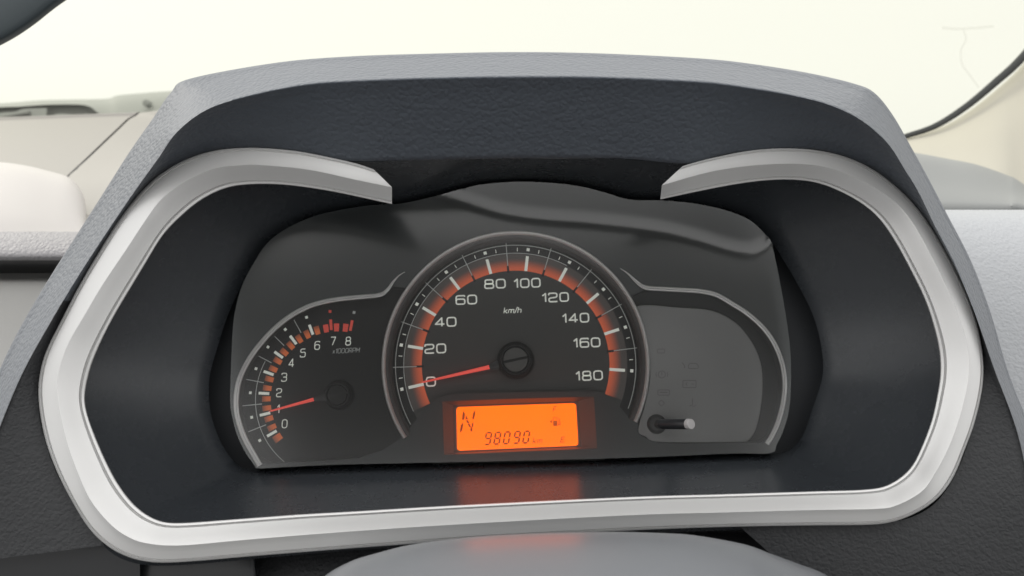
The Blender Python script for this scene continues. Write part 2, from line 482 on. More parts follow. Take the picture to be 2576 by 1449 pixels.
# pair both outlines by direction from the centre
cc = Vector((1296, 860))
def ang(p): return math.atan2(-(p.y - cc.y), (p.x - cc.x) * .62)
wo_a = sorted([(ang(p), p) for p in wo], key=lambda t: t[0])
def byang(a):
    import bisect
    i = bisect.bisect_left([t[0] for t in wo_a], a) % len(wo_a)
    return wo_a[i][1]
A_ = [t[0] for t in wo_a]
import bisect
outp = [wo_a[bisect.bisect_left(A_, ang(p)) % len(wo_a)][1].copy() for p in wi]
def smoothc(a, it):
    n = len(a)
    for _ in range(it):
        a = [(a[i - 1] + a[i] * 2 + a[(i + 1) % n]) / 4 for i in range(n)]
    return a
outp = smoothc(outp, 14)
def dist_pl(px, py, off):
    return (pl(px, py, off) - CAM).dot(FW)
rows = [[at(p.x + (p.x - cc.x) * .012, p.y + (p.y - cc.y) * .03, Db(p.y) + .010) for p in outp]]
for t in [0, .1, .22, .35, .5, .65, .8, .92, 1.0]:
    row = []
    for i in range(NW):
        a = outp[i]; b_ = wi[i]
        q = a.lerp(b_, t)
        d0 = Db(a.y) + .0056; d1 = dist_pl(b_.x, b_.y, .004)
        side = abs(math.cos(ang(b_)))
        row.append(at(q.x, q.y, d0 + (d1 - d0) * t))
    rows.append(row)
row2 = [at(wi[i].x, wi[i].y, dist_pl(wi[i].x, wi[i].y, -.016)) for i in range(NW)]
rows.append([rows[-1][i].lerp(row2[i], .12) for i in range(NW)])
rows.append(row2)
v, f = grid(rows, True)
well = mk('gauge_well', v, f, M['well'], sharp=50)
tag(well, 'dark grey funnel shaped surround sloping from silver trim down to the gauges', 'surround')

# ------------------------------------------------------------------ INSTRUMENT CLUSTER
cl_loc = pl(1297, 1175, 0)
clu = thing('instrument_cluster', 'round speedometer flanked by tachometer and warning panel with amber display below', 'instrument cluster', cl_loc)
# back plate
ov, of = sheet([(cc.x + (p.x - cc.x) * 1.05, cc.y + (p.y - cc.y) * 1.08) for p in cat(F1, 120, True)])
mk('back_plate', [pl(p[0], p[1], -.0100) for p in ov], of, M['recess'], clu)

FOFF = .008
F2 = [(1092,494),(1162,475),(1221,463),(1319,457),(1436,465),(1514,482),(1584,502),(1662,504),(1748,512),(1826,529),(1885,553),(1920,584),(1940,607),(1950,650),(1964,720),(1978,800),(1988,880),(1990,960),(1985,1030),(1970,1085),(1952,1122),(1938,1140),(1838,1141),(1600,1151),(1300,1159),(1020,1165),(820,1170),(660,1178),(645,1174),(622,1146),(600,1104),(586,1058),(579,1014),(580,960),(582,900),(584,850),(590,790),(606,726),(634,669),(670,614),(716,578),(776,549),(837,532),(928,517),(1010,512)]
TL = [(1019,684),(1004,693),(989,709),(975,729),(955,742),(908,747),(843,754),(794,765),(761,778),(722,801),(680,837),(641,883),(615,925),(599,967),(594,1016),(599,1055),(615,1101),(638,1143),(654,1171)]
RL = [(1560,675),(1579,688),(1599,707),(1622,723),(1665,727),(1724,730),(1763,733),(1802,742),(1841,764),(1880,789),(1919,824),(1947,863),(1966,910),(1974,961),(1970,1012),(1958,1059),(1943,1094),(1929,1117)]
RINGR = 328 * K * (.375 / .385)     # real radius of the speedometer ring
def ring_px(deg, r, off):
    """picture position of a point of the ring plane (for outlines only)"""
    p = fr(r * math.cos(R_(deg)), r * math.sin(R_(deg)), off) - CAM
    D = p.dot(FW)
    return Vector((CX + p.dot(RT) / D * F, CY - p.dot(UP) / D * F))
A0, A1 = 212.0, -28.5            # ends of the ring
arc = [ring_px(A1 + (A0 - A1) * i / 90, RINGR - .0012, FOFF) for i in range(91)]        # right end -> over the top -> left end
lcdtop = [(1030,1078),(1060,1038),(1092,1006),(1130,992),(1200,989),(1300,987),(1400,985),(1488,984),(1522,990),(1552,1014),(1578,1046)]
hole_s = [(p.x, p.y) for p in arc] + lcdtop
# tach hole: inside of its chrome line, then along the outside of the big ring
arcL = [ring_px(a, RINGR + .0020, FOFF) for a in [211 - i * 2.6 for i in range(30)]]
arcL = [p for p in arcL if p.y > 712]
tl = cat(TL, 90)
tl = [p for p in tl if p.x < 985]
hole_t = [(p.x + 2, p.y + 2) for p in tl][:-3] + [(672,1166),(800,1160),(900,1152),(960,1134),(1000,1108)] + [(p.x, p.y) for p in arcL]
arcR = [ring_px(a, RINGR + .0020, FOFF) for a in [-27 + i * 2.6 for i in range(30)]]
arcR = [p for p in arcR if p.y > 738]
rl = [p for p in cat(RL, 90) if p.x > 1625]
hole_r = [(p.x, p.y) for p in arcR[::-1]] + [(1604,1088),(1622,1102),(1655,1113),(1720,1115),(1820,1114),(1915,1113)] + [(p.x - 2, p.y + 1) for p in rl[::-1]][3:]
LW = [(1113,1010),(1300,1003),(1494,998),(1502,1128),(1300,1136),(1117,1144)]       # window of the display
ridge = [(1040,480),(1092,494),(1160,513),(1250,540),(1350,556),(1500,568),(1650,586),(1750,608),(1830,632),(1885,640),(1925,622),(1945,600),(1990,560)]
rd = cat(ridge, 200)
def ridge_y(x):
    if x <= rd[0].x: return rd[0].y - (rd[0].x - x) * .3 - 30
    for i in range(len(rd) - 1):
        if rd[i].x <= x <= rd[i + 1].x:
            t = (x - rd[i].x) / max(1e-6, rd[i + 1].x - rd[i].x); return rd[i].y + t * (rd[i + 1].y - rd[i].y)
    return rd[-1].y
def slope(d):                    # d in picture units above the ridge
    return math.tan(R_(15)) * sstep(-16, 18, d) + math.tan(R_(4.0)) * sstep(24, 40, d)
tab = [0.0]
for i in range(200): tab.append(tab[-1] + slope(-12 + i + .5) * K)
def fo(px, py): return FOFF
def lens_off(px, py):
    d = ridge_y(px) - py + 12
    if d <= 0: return .0125
    i = min(199, int(d)); return .0125 + (tab[i] + (tab[i + 1] - tab[i]) * (d - i if i < 199 else 0))
f2 = [(p.x, p.y) for p in cat(F2, 220, True)]
ov, of = sheet(f2, [hole_s, hole_t, hole_r, LW], step=24)
g = Geo()
g.add([pl(p[0], p[1], fo(p[0], p[1])) for p in ov], of)
def wall(loop, o0, o1, shift=(0, 0)):
    n = len(loop)
    a = [pl(p[0], p[1], o0 if o0 is not None else fo(p[0], p[1])) for p in loop]
    b_ = []
    for p in loop:
        q0 = pl(p[0], p[1], o0 if o0 is not None else fo(p[0], p[1]))
        b_.append(q0 - EN * ((o0 if o0 is not None else fo(p[0], p[1])) - o1))
    return grid([a, b_], True)
g.add(*wall(f2, None, -.0155))
for h in (hole_s, hole_t, hole_r): g.add(*wall(h, None, -.0005))
mk('fascia', g.v, g.f, M['fascia'], clu, sharp=40)

# --- stroke lettering
def fillet(P, r, closed=False, n=5):
    out_ = []; m = len(P)
    for i in range(m):
        if not closed and i in (0, m - 1): out_.append(Vector(P[i])); continue
        a, b_, c = Vector(P[i - 1]), Vector(P[i]), Vector(P[(i + 1) % m])
        d1 = (a - b_); d2 = (c - b_); l = min(r, d1.length * .5, d2.length * .5)
        s = b_ + d1.normalized() * l; e = b_ + d2.normalized() * l
        for k in range(n + 1):
            t = k / n; out_.append(s * (1 - t) ** 2 + b_ * 2 * t * (1 - t) + e * t * t)
    return out_
def stroke(P, w, closed=False):
    m = len(P); Lf = []; Rt = []
    for i in range(m):
        if closed: a, c = P[i - 1], P[(i + 1) % m]
        else: a, c = P[max(0, i - 1)], P[min(m - 1, i + 1)]
        b_ = P[i]
        d1 = (b_ - a).normalized() if (b_ - a).length > 1e-9 else None
        d2 = (c - b_).normalized() if (c - b_).length > 1e-9 else None
        if d1 is None: d1 = d2
        if d2 is None: d2 = d1
        t = (d1 + d2)
        t = t.normalized() if t.length > 1e-6 else d1
        nrm = Vector((-t.y, t.x)); k = 1 / max(.45, nrm.dot(Vector((-d1.y, d1.x))))
        Lf.append(b_ + nrm * w / 2 * k); Rt.append(b_ - nrm * w / 2 * k)
    v = Lf + Rt; f = []
    for i in range(m if closed else m - 1):
        j = (i + 1) % m; f.append((m + i, m + j, j, i))
    return v, f
GL = {
 '0': (1, [([(0,0),(1,0),(1,1),(0,1)], 1, .32)]),
 '1': (.42, [([(0,.72),(.38,1),(.38,0)], 0, .02)]),
 '2': (1, [([(0,.76),(0,1),(1,1),(1,.52),(0,.42),(0,0),(1.02,0)], 0, .24)]),
 '3': (1, [([(0,.8),(0,1),(1,1),(1,.52),(.3,.52)], 0, .24), ([(.3,.52),(1,.52),(1,0),(0,0),(0,.2)], 0, .24)]),
 '4': (1, [([(.74,0),(.74,1),(0,.27),(1.04,.27)], 0, .02)]),
 '5': (1, [([(.97,1),(.06,1),(0,.56),(1,.62),(1,0),(0,0),(0,.2)], 0, .2)]),
 '6': (1, [([(0,0),(1,0),(1,.6),(0,.6)], 1, .24), ([(0,.4),(0,1),(.98,1),(.98,.86)], 0, .28)]),
 '7': (1, [([(0,1),(1,1),(.38,0)], 0, .03)]),
 '8': (1, [([(0,0),(1,0),(1,.52),(0,.52)], 1, .22), ([(.05,.52),(.95,.52),(.95,1),(.05,1)], 1, .22)]),
 'k': (.75, [([(0,0),(0,1.1)], 0, 0), ([(.7,.7),(0,.3)], 0, 0), ([(.2,.42),(.75,0)], 0, 0)]),
 'm': (1.2, [([(0,0),(0,.7),(.6,.7),(.6,0)], 0, .15), ([(.6,0),(.6,.7),(1.2,.7),(1.2,0)], 0, .15)]),
 '/': (.45, [([(0,-.1),(.45,1.15)], 0, 0)]),
 'h': (.75, [([(0,0),(0,1.1)], 0, 0), ([(0,.7),(.7,.7),(.7,0)], 0, .2)]),
 'x': (.7, [([(0,0),(.65,.65)], 0, 0), ([(0,.65),(.65,0)], 0, 0)]),
 'R': (.95, [([(0,0),(0,1),(.95,1),(.95,.45),(0,.45)], 0, .15), ([(.5,.45),(.95,0)], 0, 0)]),
 'P': (.95, [([(0,0),(0,1),(.95,1),(.95,.42),(0,.42)], 0, .15)]),
 'M': (1.1, [([(0,0),(0,1),(.55,.4),(1.1,1),(1.1,0)], 0, .02)]),
 'F': (.85, [([(0,0),(0,1),(.85,1)], 0, .02), ([(0,.52),(.7,.52)], 0, 0)]),
 'E': (.85, [([(.85,0),(0,0),(0,1),(.85,1)], 0, .02), ([(0,.5),(.75,.5)], 0, 0)]),
}
def text(s, px, py, h, wf=1.0, th=.17, gap=.32, shear=0, off=.0004, ext=0.0):
    """stroke lettering centred on a picture position of the dial plane; h in metres"""
    widths = [GL[c][0] * wf for c in s]
    tot = sum(widths) + gap * (len(s) - 1)
    cu, cv = uv(px, py, off)
    x = -tot / 2; g = Geo()
    for c, w in zip(s, widths):
        for P, closed, r in GL[c][1]:
            Q = fillet([(a * wf, b_) for a, b_ in P], r, bool(closed)) if r else [Vector(p) for p in [(a * wf, b_) for a, b_ in P]]
            v, f = stroke(Q, th, bool(closed))
            g.add([fr(cu + (x + p.x + shear * (p.y - .5)) * h, cv + (p.y - .5) * h, off) for p in v], f)
        x += w + gap
    return g
def bar(r0, r1, deg, w, c=(0, 0), off=.0004, w1=None):
    a = R_(deg); d = Vector((math.cos(a), math.sin(a))); n = Vector((-d.y, d.x)); w1 = w if w1 is None else w1
    cu, cv = c
    q = [d * r0 - n * w / 2, d * r0 + n * w / 2, d * r1 + n * w1 / 2, d * r1 - n * w1 / 2]
    return [fr(cu + p.x, cv + p.y, off) for p in q], [(0, 1, 2, 3)]
def arcband(r0, r1, a0, a1, c=(0, 0), off=.0004, n=60, rn=1):
    cu, cv = c
    rows = []
    for j in range(rn + 1):
        r = r0 + (r1 - r0) * j / rn
        rows.append([fr(cu + r * math.cos(R_(a0 + (a1 - a0) * i / n)), cv + r * math.sin(R_(a0 + (a1 - a0) * i / n)), off) for i in range(n + 1)])
    return grid(rows)
def set_radius(o, c):
    me = o.data; at_ = me.attributes.new('radius', 'FLOAT', 'POINT')
    cen = fr(c[0], c[1], 0); base = base_of(o)
    at_.data.foreach_set('value', [((v_.co + base) - cen - EN * ((v_.co + base) - cen).dot(EN)).length for v_ in me.vertices])

# --- speedometer
ov, of = sheet([(p.x, p.y) for p in [ring_px(i * 3, RINGR + .0008, 0) for i in range(120)]])
spd = mk('speedometer_dial', [pl(p[0], p[1], 0) for p in ov], of, M['dial'], clu)
mk('dark_outer_zone', *arcband(281 * K, 322 * K, 218, -38, n=140, off=.00012), M['tach'], spd)
SA, ST = 190.6, 21.83
for k in range(-1, 20):                       # orange band, cut at every ten
    a0 = SA - ST * k * .5; 
for k in range(10):
    a = SA - ST * k
    for (s0, s1) in ((.5, .03), (-.03, -.5)):
        if k == 0 and s0 > 0: s0 = .56
        b0 = a + ST * (s0 - (.018 if s0 == .5 else 0)); b1 = a + ST * (s1 + (.018 if s1 == -.5 else 0))
        if k == 9 and s1 < 0: b1 = a + ST * -.70
        o = mk('orange_segment', *arcband(236 * K, 280 * K, b0, b1, n=10, rn=8, off=.00025), M['orange'], spd)
        set_radius(o, (0, 0))
    mk('major_tick', *bar(236 * K, 275 * K, a, 7.5 * K), M['print'], spd)
    mk('square_mark', *bar(288 * K, 296 * K, a, 8 * K), M['print'], spd)
g = Geo()
for k in range(9):
    for q in (.25, .75):
        g.add(*bar(286 * K, 295 * K, SA - ST * (k + q), 2.0 * K))
g.mk('minor_ticks', M['print'], spd)
g = Geo()
for k in range(9):
    a = SA - ST * (k + .5)
    g.add(*bar(249 * K, 318 * K, a, 2.0 * K))
g.mk('ten_lines', M['print_thin'], spd)
g = Geo()
for k in range(9):
    g.add(*bar(231 * K, 249 * K, SA - ST * (k + .5), 5.5 * K, off=.0005))
g.mk('band_gaps', M['black'], spd)
mk('outer_scale_line', *arcband(301 * K, 303 * K, 208, -24, n=120), M['print_thin'], spd)
mk('inner_scale_line', *arcband(280.5 * K, 282 * K, 203, 60, n=120), M['print_thin'], spd)
for s, x, y in (('0',1084,960),('20',1095,877),('40',1121,810),('60',1173,754),('80',1245,714),('100',1326,712),('120',1397,748),('140',1448,800),('160',1476,862),('180',1482,945)):
    gp = .36
    text(s, x, y, 21.5 * K, wf=1.02 if len(s) < 3 else .96, th=.175, gap=gp).mk('numeral', M['print'], spd)
text('km/h', 1290, 781, 13 * K, wf=.85, th=.17, gap=.22, shear=.2).mk('unit_lettering', M['print'], spd)

def ring_profile(path_fn, n, a, b_, w_in, w_out):
    pass
# chrome ring of the speedometer: rounded outer bead and flat inner step
def sweep_ring(name, a0, a1, n, R0, mat_, parent, prof):
    rows = []
    for dr, off in prof:
        rows.append([fr((R0 + dr) * math.cos(R_(a0 + (a1 - a0) * i / n)), (R0 + dr) * math.sin(R_(a0 + (a1 - a0) * i / n)), off) for i in range(n + 1)])
    v, f = grid(rows); m = n + 1
    f.append(tuple(j * m for j in range(len(prof)))); f.append(tuple(j * m + n for j in range(len(prof) - 1, -1, -1)))
    return mk(name, v, f, mat_, parent, sharp=40)
rg = sweep_ring('speedometer_ring', A0, A1, 140, RINGR + .0002, M['ringstep'], clu, [(-.0023, FOFF - .008), (-.0023, FOFF + .0000), (-.0016, FOFF + .0008), (.0002, FOFF + .0012), (.0016, FOFF + .0010), (.0022, FOFF - .004)])
sweep_ring('ring_bead', A0, A1, 140, RINGR + .0002, M['chrome'], rg, [(-.0003, FOFF + .0008), (-.0002, FOFF + .0020), (.0004, FOFF + .0027), (.0010, FOFF + .0028), (.0015, FOFF + .0022), (.0018, FOFF + .0012), (.0018, FOFF + .0004)])

def chrome_line(name, pts, w0, w1, taper):
    n = 110
    P = cat(pts, n)
    rows = [[] for _ in range(7)]
    prof = [(-1, -.004), (-1, 0), (-.7, .0010), (-.1, .0012), (.2, .0022), (.75, .0022), (1, .0006)]
    for i, p in enumerate(P):
        t = P[min(n - 1, i + 1)] - P[max(0, i - 1)]; t.normalize(); nr = Vector((-t.y, t.x))
        w = w0 + (w1 - w0) * i / n
        w *= min(1, .12 + i / taper)
        for j, (q, h) in enumerate(prof):
            z = p + nr * (-q * w)
            rows[j].append(pl(z.x, z.y, FOFF + h * min(1, .3 + i / taper)))
    v, f = grid(rows)
    f.append(tuple(j * n + n - 1 for j in range(6, -1, -1)))
    return mk(name, v, f, M['chrome'], clu, sharp=40)
chrome_line('tachometer_trim', TL, 6.0, 7.5, 14.0)
chrome_line('warning_panel_trim', [(p[0], p[1]) for p in RL], 6.0, 6.5, 14.0)

def needle(name, hub_px, tip_px, base_px, wb, wt, parent, off):
    hu = Vector(uv(*hub_px, off)); tp = Vector(uv(*tip_px, off)); bs = Vector(uv(*base_px, off))
    d = (tp - bs).normalized(); n = Vector((-d.y, d.x))
    g = Geo()
    pts2 = [(bs, wb), (bs.lerp(tp, .5), (wb + wt) / 2), (tp - d * wt, wt), (tp, wt * .25)]
    rows = []
    for s_, h in ((-1, -.0006), (-.9, .0002), (0, .0006), (.9, .0002), (1, -.0006)):
        rows.append([fr((p + n * w / 2 * s_).x, (p + n * w / 2 * s_).y, off + h) for p, w in pts2])
    v, f = grid(rows); f.append(tuple(j * 4 for j in range(5)))
    nd = mk(name, v, f, M['needle'], parent, sharp=60)
    # dark shank that carries it from the hub
    g = Geo(); hb_ = bs + d * 1.0 * K
    rows = []
    for s_, h in ((-1, -.0012), (-1, .0004), (0, .0009), (1, .0004), (1, -.0012)):
        rows.append([fr((p + n * w / 2 * s_).x, (p + n * w / 2 * s_).y, off + h) for p, w in ((hu, wb * 3.0), (hu.lerp(hb_, .6), wb * 2.2), (hb_, wb * 1.25))])
    v, f = grid(rows); f.append(tuple(j * 3 + 2 for j in range(5)))
    mk('needle_shank', v, f, M['black'], nd, sharp=60)
    return nd
def hub(name, c_px, r, off0, h, parent, slot_deg=10, mats=('hubm', 'cap')):
    c = pl(*c_px, off0)
    v, f = lathe(c, EN, [(r * 1.22, -.0035), (r * 1.20, -.0010), (r * 1.05, .0000), (r * 1.0, h - .0008), (r * .96, h - .0001), (r * .86, h), (r * .82, h - .0006), (r * .80, h - .0010), (0, h - .0010)])
    hb_ = mk(name, v, f, M[mats[0]], parent, sharp=30)
    # cap halves either side of the moulded slot
    for sgn in (1, -1):
        a0 = R_(slot_deg)
        dx = Vector((math.cos(a0), math.sin(a0))); dy = Vector((-dx.y, dx.x)) * sgn
        seg = 18; pts = []
        cu, cv = (c - PC).dot(EX), (c - PC).dot(EY); base = off0
        rr = r * .78; g0 = r * .09
        th0 = math.asin(g0 / rr)
        for i in range(seg + 1):
            t = th0 + (math.pi - 2 * th0) * i / seg
            pts.append(dx * (rr * math.cos(t)) + dy * (rr * math.sin(t)))
        top_ = [fr(cu + p.x * .96, cv + p.y * .96, base + h + .0001) for p in pts]
        mid_ = [fr(cu + p.x, cv + p.y, base + h - .0004) for p in pts]
        bot = [fr(cu + p.x, cv + p.y, base + h - .0016) for p in pts]
        if sgn < 0: top_ = top_[::-1]; mid_ = mid_[::-1]; bot = bot[::-1]
        v, f = grid([top_, mid_, bot], True)
        f.append(tuple(range(seg + 1)))
        mk('cap_half', v, f, M[mats[1]], hb_, sharp=40)
    return hb_
hub('speedometer_hub', (1297, 906), 41 * K * .94, .0055, .0052, clu)
needle('speedometer_needle', (1297, 906), (1061, 962), (1232, 923), 10.5 * K, 4.5 * K, clu, .0042)

# --- tachometer
TC = uv(846, 998)
ov, of = sheet([(p[0], p[1]) for p in [(1030,660),(1000,720),(975,735),(905,738),(790,755),(715,790),(630,885),(590,960),(584,1016),(590,1060),(625,1150),(650,1182),(830,1176),(960,1150),(1015,1110),(990,1060),(968,990),(968,900),(990,820),(1020,760)]])
tac = mk('tachometer_dial', [pl(p[0], p[1], -.0001) for p in ov], of, M['tach'], clu)
TA, TS = 207.8, 16.3
for k in range(9):
    a = TA - TS * k
    red = k >= 7
    mk('tach_tick', *bar(168 * K, 195 * K, a, 7 * K, TC), M['print_red'] if red else M['print'], tac)
    mk('square_mark', *bar(212 * K, 219 * K, a, 7 * K, TC), M['print_red'] if k == 7 else (M['print_thin'] if k == 8 else M['print']), tac)
    for (s0, s1) in ((.40, .14), (-.14, -.40)):
        if k == 0 and s0 > 0: s0, s1 = .14 - .03, .14
        b0, b1 = a + TS * s0, a + TS * s1
        if k == 0 and s0 > 0 and s1 > 0: b0, b1 = a + TS * .50, a + TS * .16
        if k == 8 and s0 < 0: continue
        o = mk('orange_segment', *arcband(164 * K, (186 if not red else 184) * K, b0, b1, TC, n=5, rn=6, off=.00025), M['orange_t'] if not red else M['print_red'], tac)
        if not red: set_radius(o, TC)
g = Geo()
for k in range(6): g.add(*bar(186 * K, 236 * K, TA - TS * (k + .5), 2 * K, TC))
g.mk('half_lines', M['print_thin'], tac)
mk('scale_line', *arcband(201 * K, 202.6 * K, 233, 152, TC, n=60), M['print_thin'], tac)
for s, x, y in (('0',716,1066),('1',700,1029),('2',702,988),('3',715,949),('4',733,913),('5',762,888),('6',798,869),('7',838,858),('8',876,858)):
    text(s, x, y, 20 * K, wf=.60, th=.12, gap=.3, shear=.06).mk('numeral', M['print'], tac)
text('x1000RPM', 871, 882, 11.5 * K, wf=.62, th=.12, gap=.20, shear=.18).mk('unit_lettering', M['print_thin'], tac)
hub('tachometer_hub', (852, 993), 33 * K * .94, .002, .0030, clu, mats=('tach', 'tach'))
needle('tachometer_needle', (852, 993), (677, 1035), (791, 1004), 9 * K, 4 * K, clu, .0034)

# --- warning lamp panel
ov, of = sheet([(1565,700),(1640,716),(1770,722),(1850,758),(1935,830),(1980,920),(1984,1010),(1960,1090),(1935,1126),(1640,1126),(1585,1092),(1612,1020),(1640,940),(1636,860),(1600,770)])
mk('recessed_floor', [pl(p[0], p[1], -.0075) for p in ov], of, M['fascia'], clu)
wp = cat([(1606,800),(1598,776),(1625,768),(1700,774),(1790,782),(1850,812),(1890,860),(1912,910),(1918,960),(1914,1020),(1900,1080),(1880,1108),(1850,1112),(1660,1111),(1625,1098),(1606,1082),(1625,1010),(1636,940),(1628,860)], 120, True)
ov, of = sheet([(p.x, p.y) for p in wp], step=14)
def woff(x, y): return .0085 - .0078 * (((x - 1680) / 250) ** 2 + ((y - 1070) / 300) ** 2)
gp = Geo(); gp.add([pl(p[0], p[1], woff(p[0], p[1])) for p in ov], of); n = len(wp)
gp.add(*grid([[pl(p.x, p.y, woff(p.x, p.y)) for p in wp], [pl(p.x + (p.x - 1770) * .006, p.y + (p.y - 950) * .006, woff(p.x, p.y) - .003) for p in wp]], True))
pan = mk('warning_panel', gp.v, gp.f, M['telltale'], clu, sharp=30)
def pstroke(g, P, w, off=.0017, closed=False, r=0):
    Q = [Vector(p) for p in P]
    if r: Q = fillet(P, r, closed)
    v, f = stroke(Q, w, closed)
    g.add([pl(p.x, p.y, woff(p.x, p.y) + .0002) for p in v], [q[::-1] for q in f])
g = Geo(); pstroke(g, [(1716,912),(1722,920),(1722,926)], 2.5); pstroke(g, [(1735,914),(1752,914),(1757,921),(1757,927),(1732,927),(1732,919)], 2.2, closed=True, r=3); g.mk('car_icon', M['icon'], pan)
g = Geo(); pstroke(g, [(1665 + 9 * math.cos(i * .524), 942 + 9 * math.sin(i * .524)) for i in range(12)], 2.2, closed=True); pstroke(g, [(1665,936),(1665,944)], 2.4); pstroke(g, [(1652,936),(1650,942),(1652,948)], 2); pstroke(g, [(1678,936),(1680,942),(1678,948)], 2); g.mk('brake_icon', M['icon'], pan)
g = Geo(); pstroke(g, [(1718,957),(1751,957),(1751,975),(1718,975)], 2.2, closed=True, r=2); pstroke(g, [(1729,962),(1725,966),(1729,970)], 2); pstroke(g, [(1739,966),(1746,966)], 2); g.mk('battery_icon', M['icon'], pan)
g = Geo(); pstroke(g, [(1655,981),(1684,981),(1684,994),(1655,994)], 2.2, closed=True, r=3); pstroke(g, [(1660,987),(1679,987)], 3); g.mk('engine_icon', M['icon'], pan)
g = Geo(); pstroke(g, [(1742,1002),(1742,1018)], 2.6); pstroke(g, [(1733,1022),(1739,1019),(1745,1023),(1751,1019)], 2); g.mk('coolant_icon', M['icon'], pan)
g = Geo(); pstroke(g, [(1654,878),(1672,878),(1672,888),(1654,888)], 2.0, closed=True, r=3); g.mk('seat_belt_icon', M['icon'], pan)
g = Geo(); pstroke(g, [(1664,1006),(1672,1014),(1664,1022),(1656,1014)], 2.0, closed=True, r=2); g.mk('lamp_icon', M['icon'], pan)

# --- trip button
b0 = pl(1652, 1067, .0083); b1 = at(1738, 1067, .352)
ax = (b1 - b0).normalized(); ln = (b1 - b0).length
v, f = lathe(b0, EN, [(.0046, -.001), (.0046, .0004), (.0040, .0016), (.0028, .0020), (0.0, .0020)], 32)
tb = mk('trip_button', *lathe(b0, ax, [(.0023, -.002), (.0023, ln - .0004), (.0020, ln), (0, ln)], 32), M['black'], clu, sharp=40)
mk('button_boot', v, f, M['black'], tb, sharp=50)
mk('button_end', *lathe(b0 + ax * (ln + .0001), ax, [(.0024, -.0020), (.0024, -.0003), (.0021, .0002), (0, .0003)], 32), M['knob'], tb, sharp=50)

# --- display
LCDQ = [(1148,1024),(1449,1014),(1455,1121),(1150,1134)]
def qp(s, t):          # position in the lit area, s right, t down
    a = Vector(LCDQ[0]).lerp(Vector(LCDQ[1]), s); b_ = Vector(LCDQ[3]).lerp(Vector(LCDQ[2]), s)
    return a.lerp(b_, t)
LOFF = .0030
rc = [(0, 1)]
corner = []
for (cs, ct, a0) in ((.028, .07, 180), (.972, .07, 270), (.972, .93, 0), (.028, .93, 90)):
    for i in range(7):
        a = R_(a0 + 90 * i / 6); corner.append(qp(cs + .028 * math.cos(a), ct + .07 * math.sin(a)))
disp = mk('display', [pl(p.x, p.y, LOFF) for p in corner], [tuple(range(len(corner) - 1, -1, -1))], M['lcd'], clu, smooth=False)
g = Geo()
outr = [Vector(p) for p in [(1113,1010),(1494,998),(1502,1128),(1117,1144)]]
inn = [Vector(p) for p in [(1140,1020),(1455,1009),(1462,1124),(1142,1139)]]
def ed(q, n=12):
    r = []
    for i in range(4):
        for j in range(n): r.append(q[i].lerp(q[(i + 1) % 4], j / n))
    return r
eo = ed(outr); ei = ed(inn)
LWp = [Vector(p) for p in LW]
# the hole edge has six points, follow it exactly
eo = []
for i in range(6):
    for j in range(8): eo.append(LWp[i].lerp(LWp[(i + 1) % 6], j / 8))
i6 = [Vector(p) for p in [(1140,1020),(1298,1014),(1455,1009),(1462,1124),(1300,1131),(1142,1139)]]
ei = []
for i in range(6):
    for j in range(8): ei.append(i6[i].lerp(i6[(i + 1) % 6], j / 8))
g.add(*grid([[pl(p.x, p.y, FOFF) for p in eo], [pl(p.x, p.y, LOFF + .0012) for p in ei], [pl(p.x, p.y, LOFF - .0004) for p in ei]], True))
ov, of = sheet([(p.x, p.y) for p in ei]); g.add([pl(p[0], p[1], LOFF - .0004) for p in ov], of)
mk('display_surround', g.v, g.f, M['lcdwall'], clu, sharp=20)
LO2 = LOFF + .0002
def lpoly(name, polys, mat_=None):
    g = Geo()
    for P in polys:
        g.add([pl(p[0], p[1], LO2) for p in P], [tuple(range(len(P)))])
    return mk(name, g.v, g.f, mat_ or M['lcdseg'], disp, smooth=False)
def z4(x, y): return (1069 + x * .1831, 975 + y * .1831)        # close-up drawing units
SEG = {'a': ((0,1),(1,1)), 'b': ((1,1),(1,.5)), 'c': ((1,.5),(1,0)), 'd': ((0,0),(1,0)), 'e': ((0,.5),(0,0)), 'f': ((0,1),(0,.5)), 'g': ((0,.5),(1,.5))}
DG = {'9': 'abcdfg', '8': 'abcdefg', '0': 'abcdef'}
for ch, cx_, cy_ in (('9',868,700),('8',995,696),('0',1125,690),('9',1264,684),('0',1392,680)):
    polys = []
    W, H, T = 70, 160, 23
    for s_ in DG[ch]:
        (x0, y0), (x1, y1) = SEG[s_]
        a = Vector(((x0 - .5) * W, (y0 - .5) * H)); b_ = Vector(((x1 - .5) * W, (y1 - .5) * H))
        d = (b_ - a).normalized(); n = Vector((-d.y, d.x)); a = a + d * 5; b_ = b_ - d * 5
        P = [a, a + d * T * .4 + n * T / 2, b_ - d * T * .4 + n * T / 2, b_, b_ - d * T * .4 - n * T / 2, a + d * T * .4 - n * T / 2]
        polys.append([z4(cx_ + p.x + p.y * .17, cy_ - p.y - p.x * .03) for p in P][::-1])
    lpoly('odometer_digit', polys, M['lcdseg'])
NN = [[(530,315),(550,360),(545,425),(527,450),(510,440),(515,370)], [(692,310),(690,370),(672,435),(655,440),(650,420),(665,340)],
      [(520,480),(528,500),(515,580),(490,620),(480,600),(492,520)], [(665,480),(668,510),(655,560),(640,520),(650,485)],
      [(567,378),(595,440),(555,435)], [(560,450),(592,450),(615,492),(585,490)], [(588,500),(612,498),(630,530),(612,548)], [(630,520),(655,575),(642,612),(622,590)]]
lpoly('gear_letter', [[z4(*p) for p in P] for P in NN])
def lstroke(name, strokes, w, mat_=None):
    g = Geo()
    for P in strokes:
        v, f = stroke([Vector(p) for p in P], w)
        g.add([pl(*z4(p.x, p.y), LO2) for p in v], [q[::-1] for q in f])
    return mk(name, g.v, g.f, mat_ or M['lcdsegf'], disp, smooth=False)
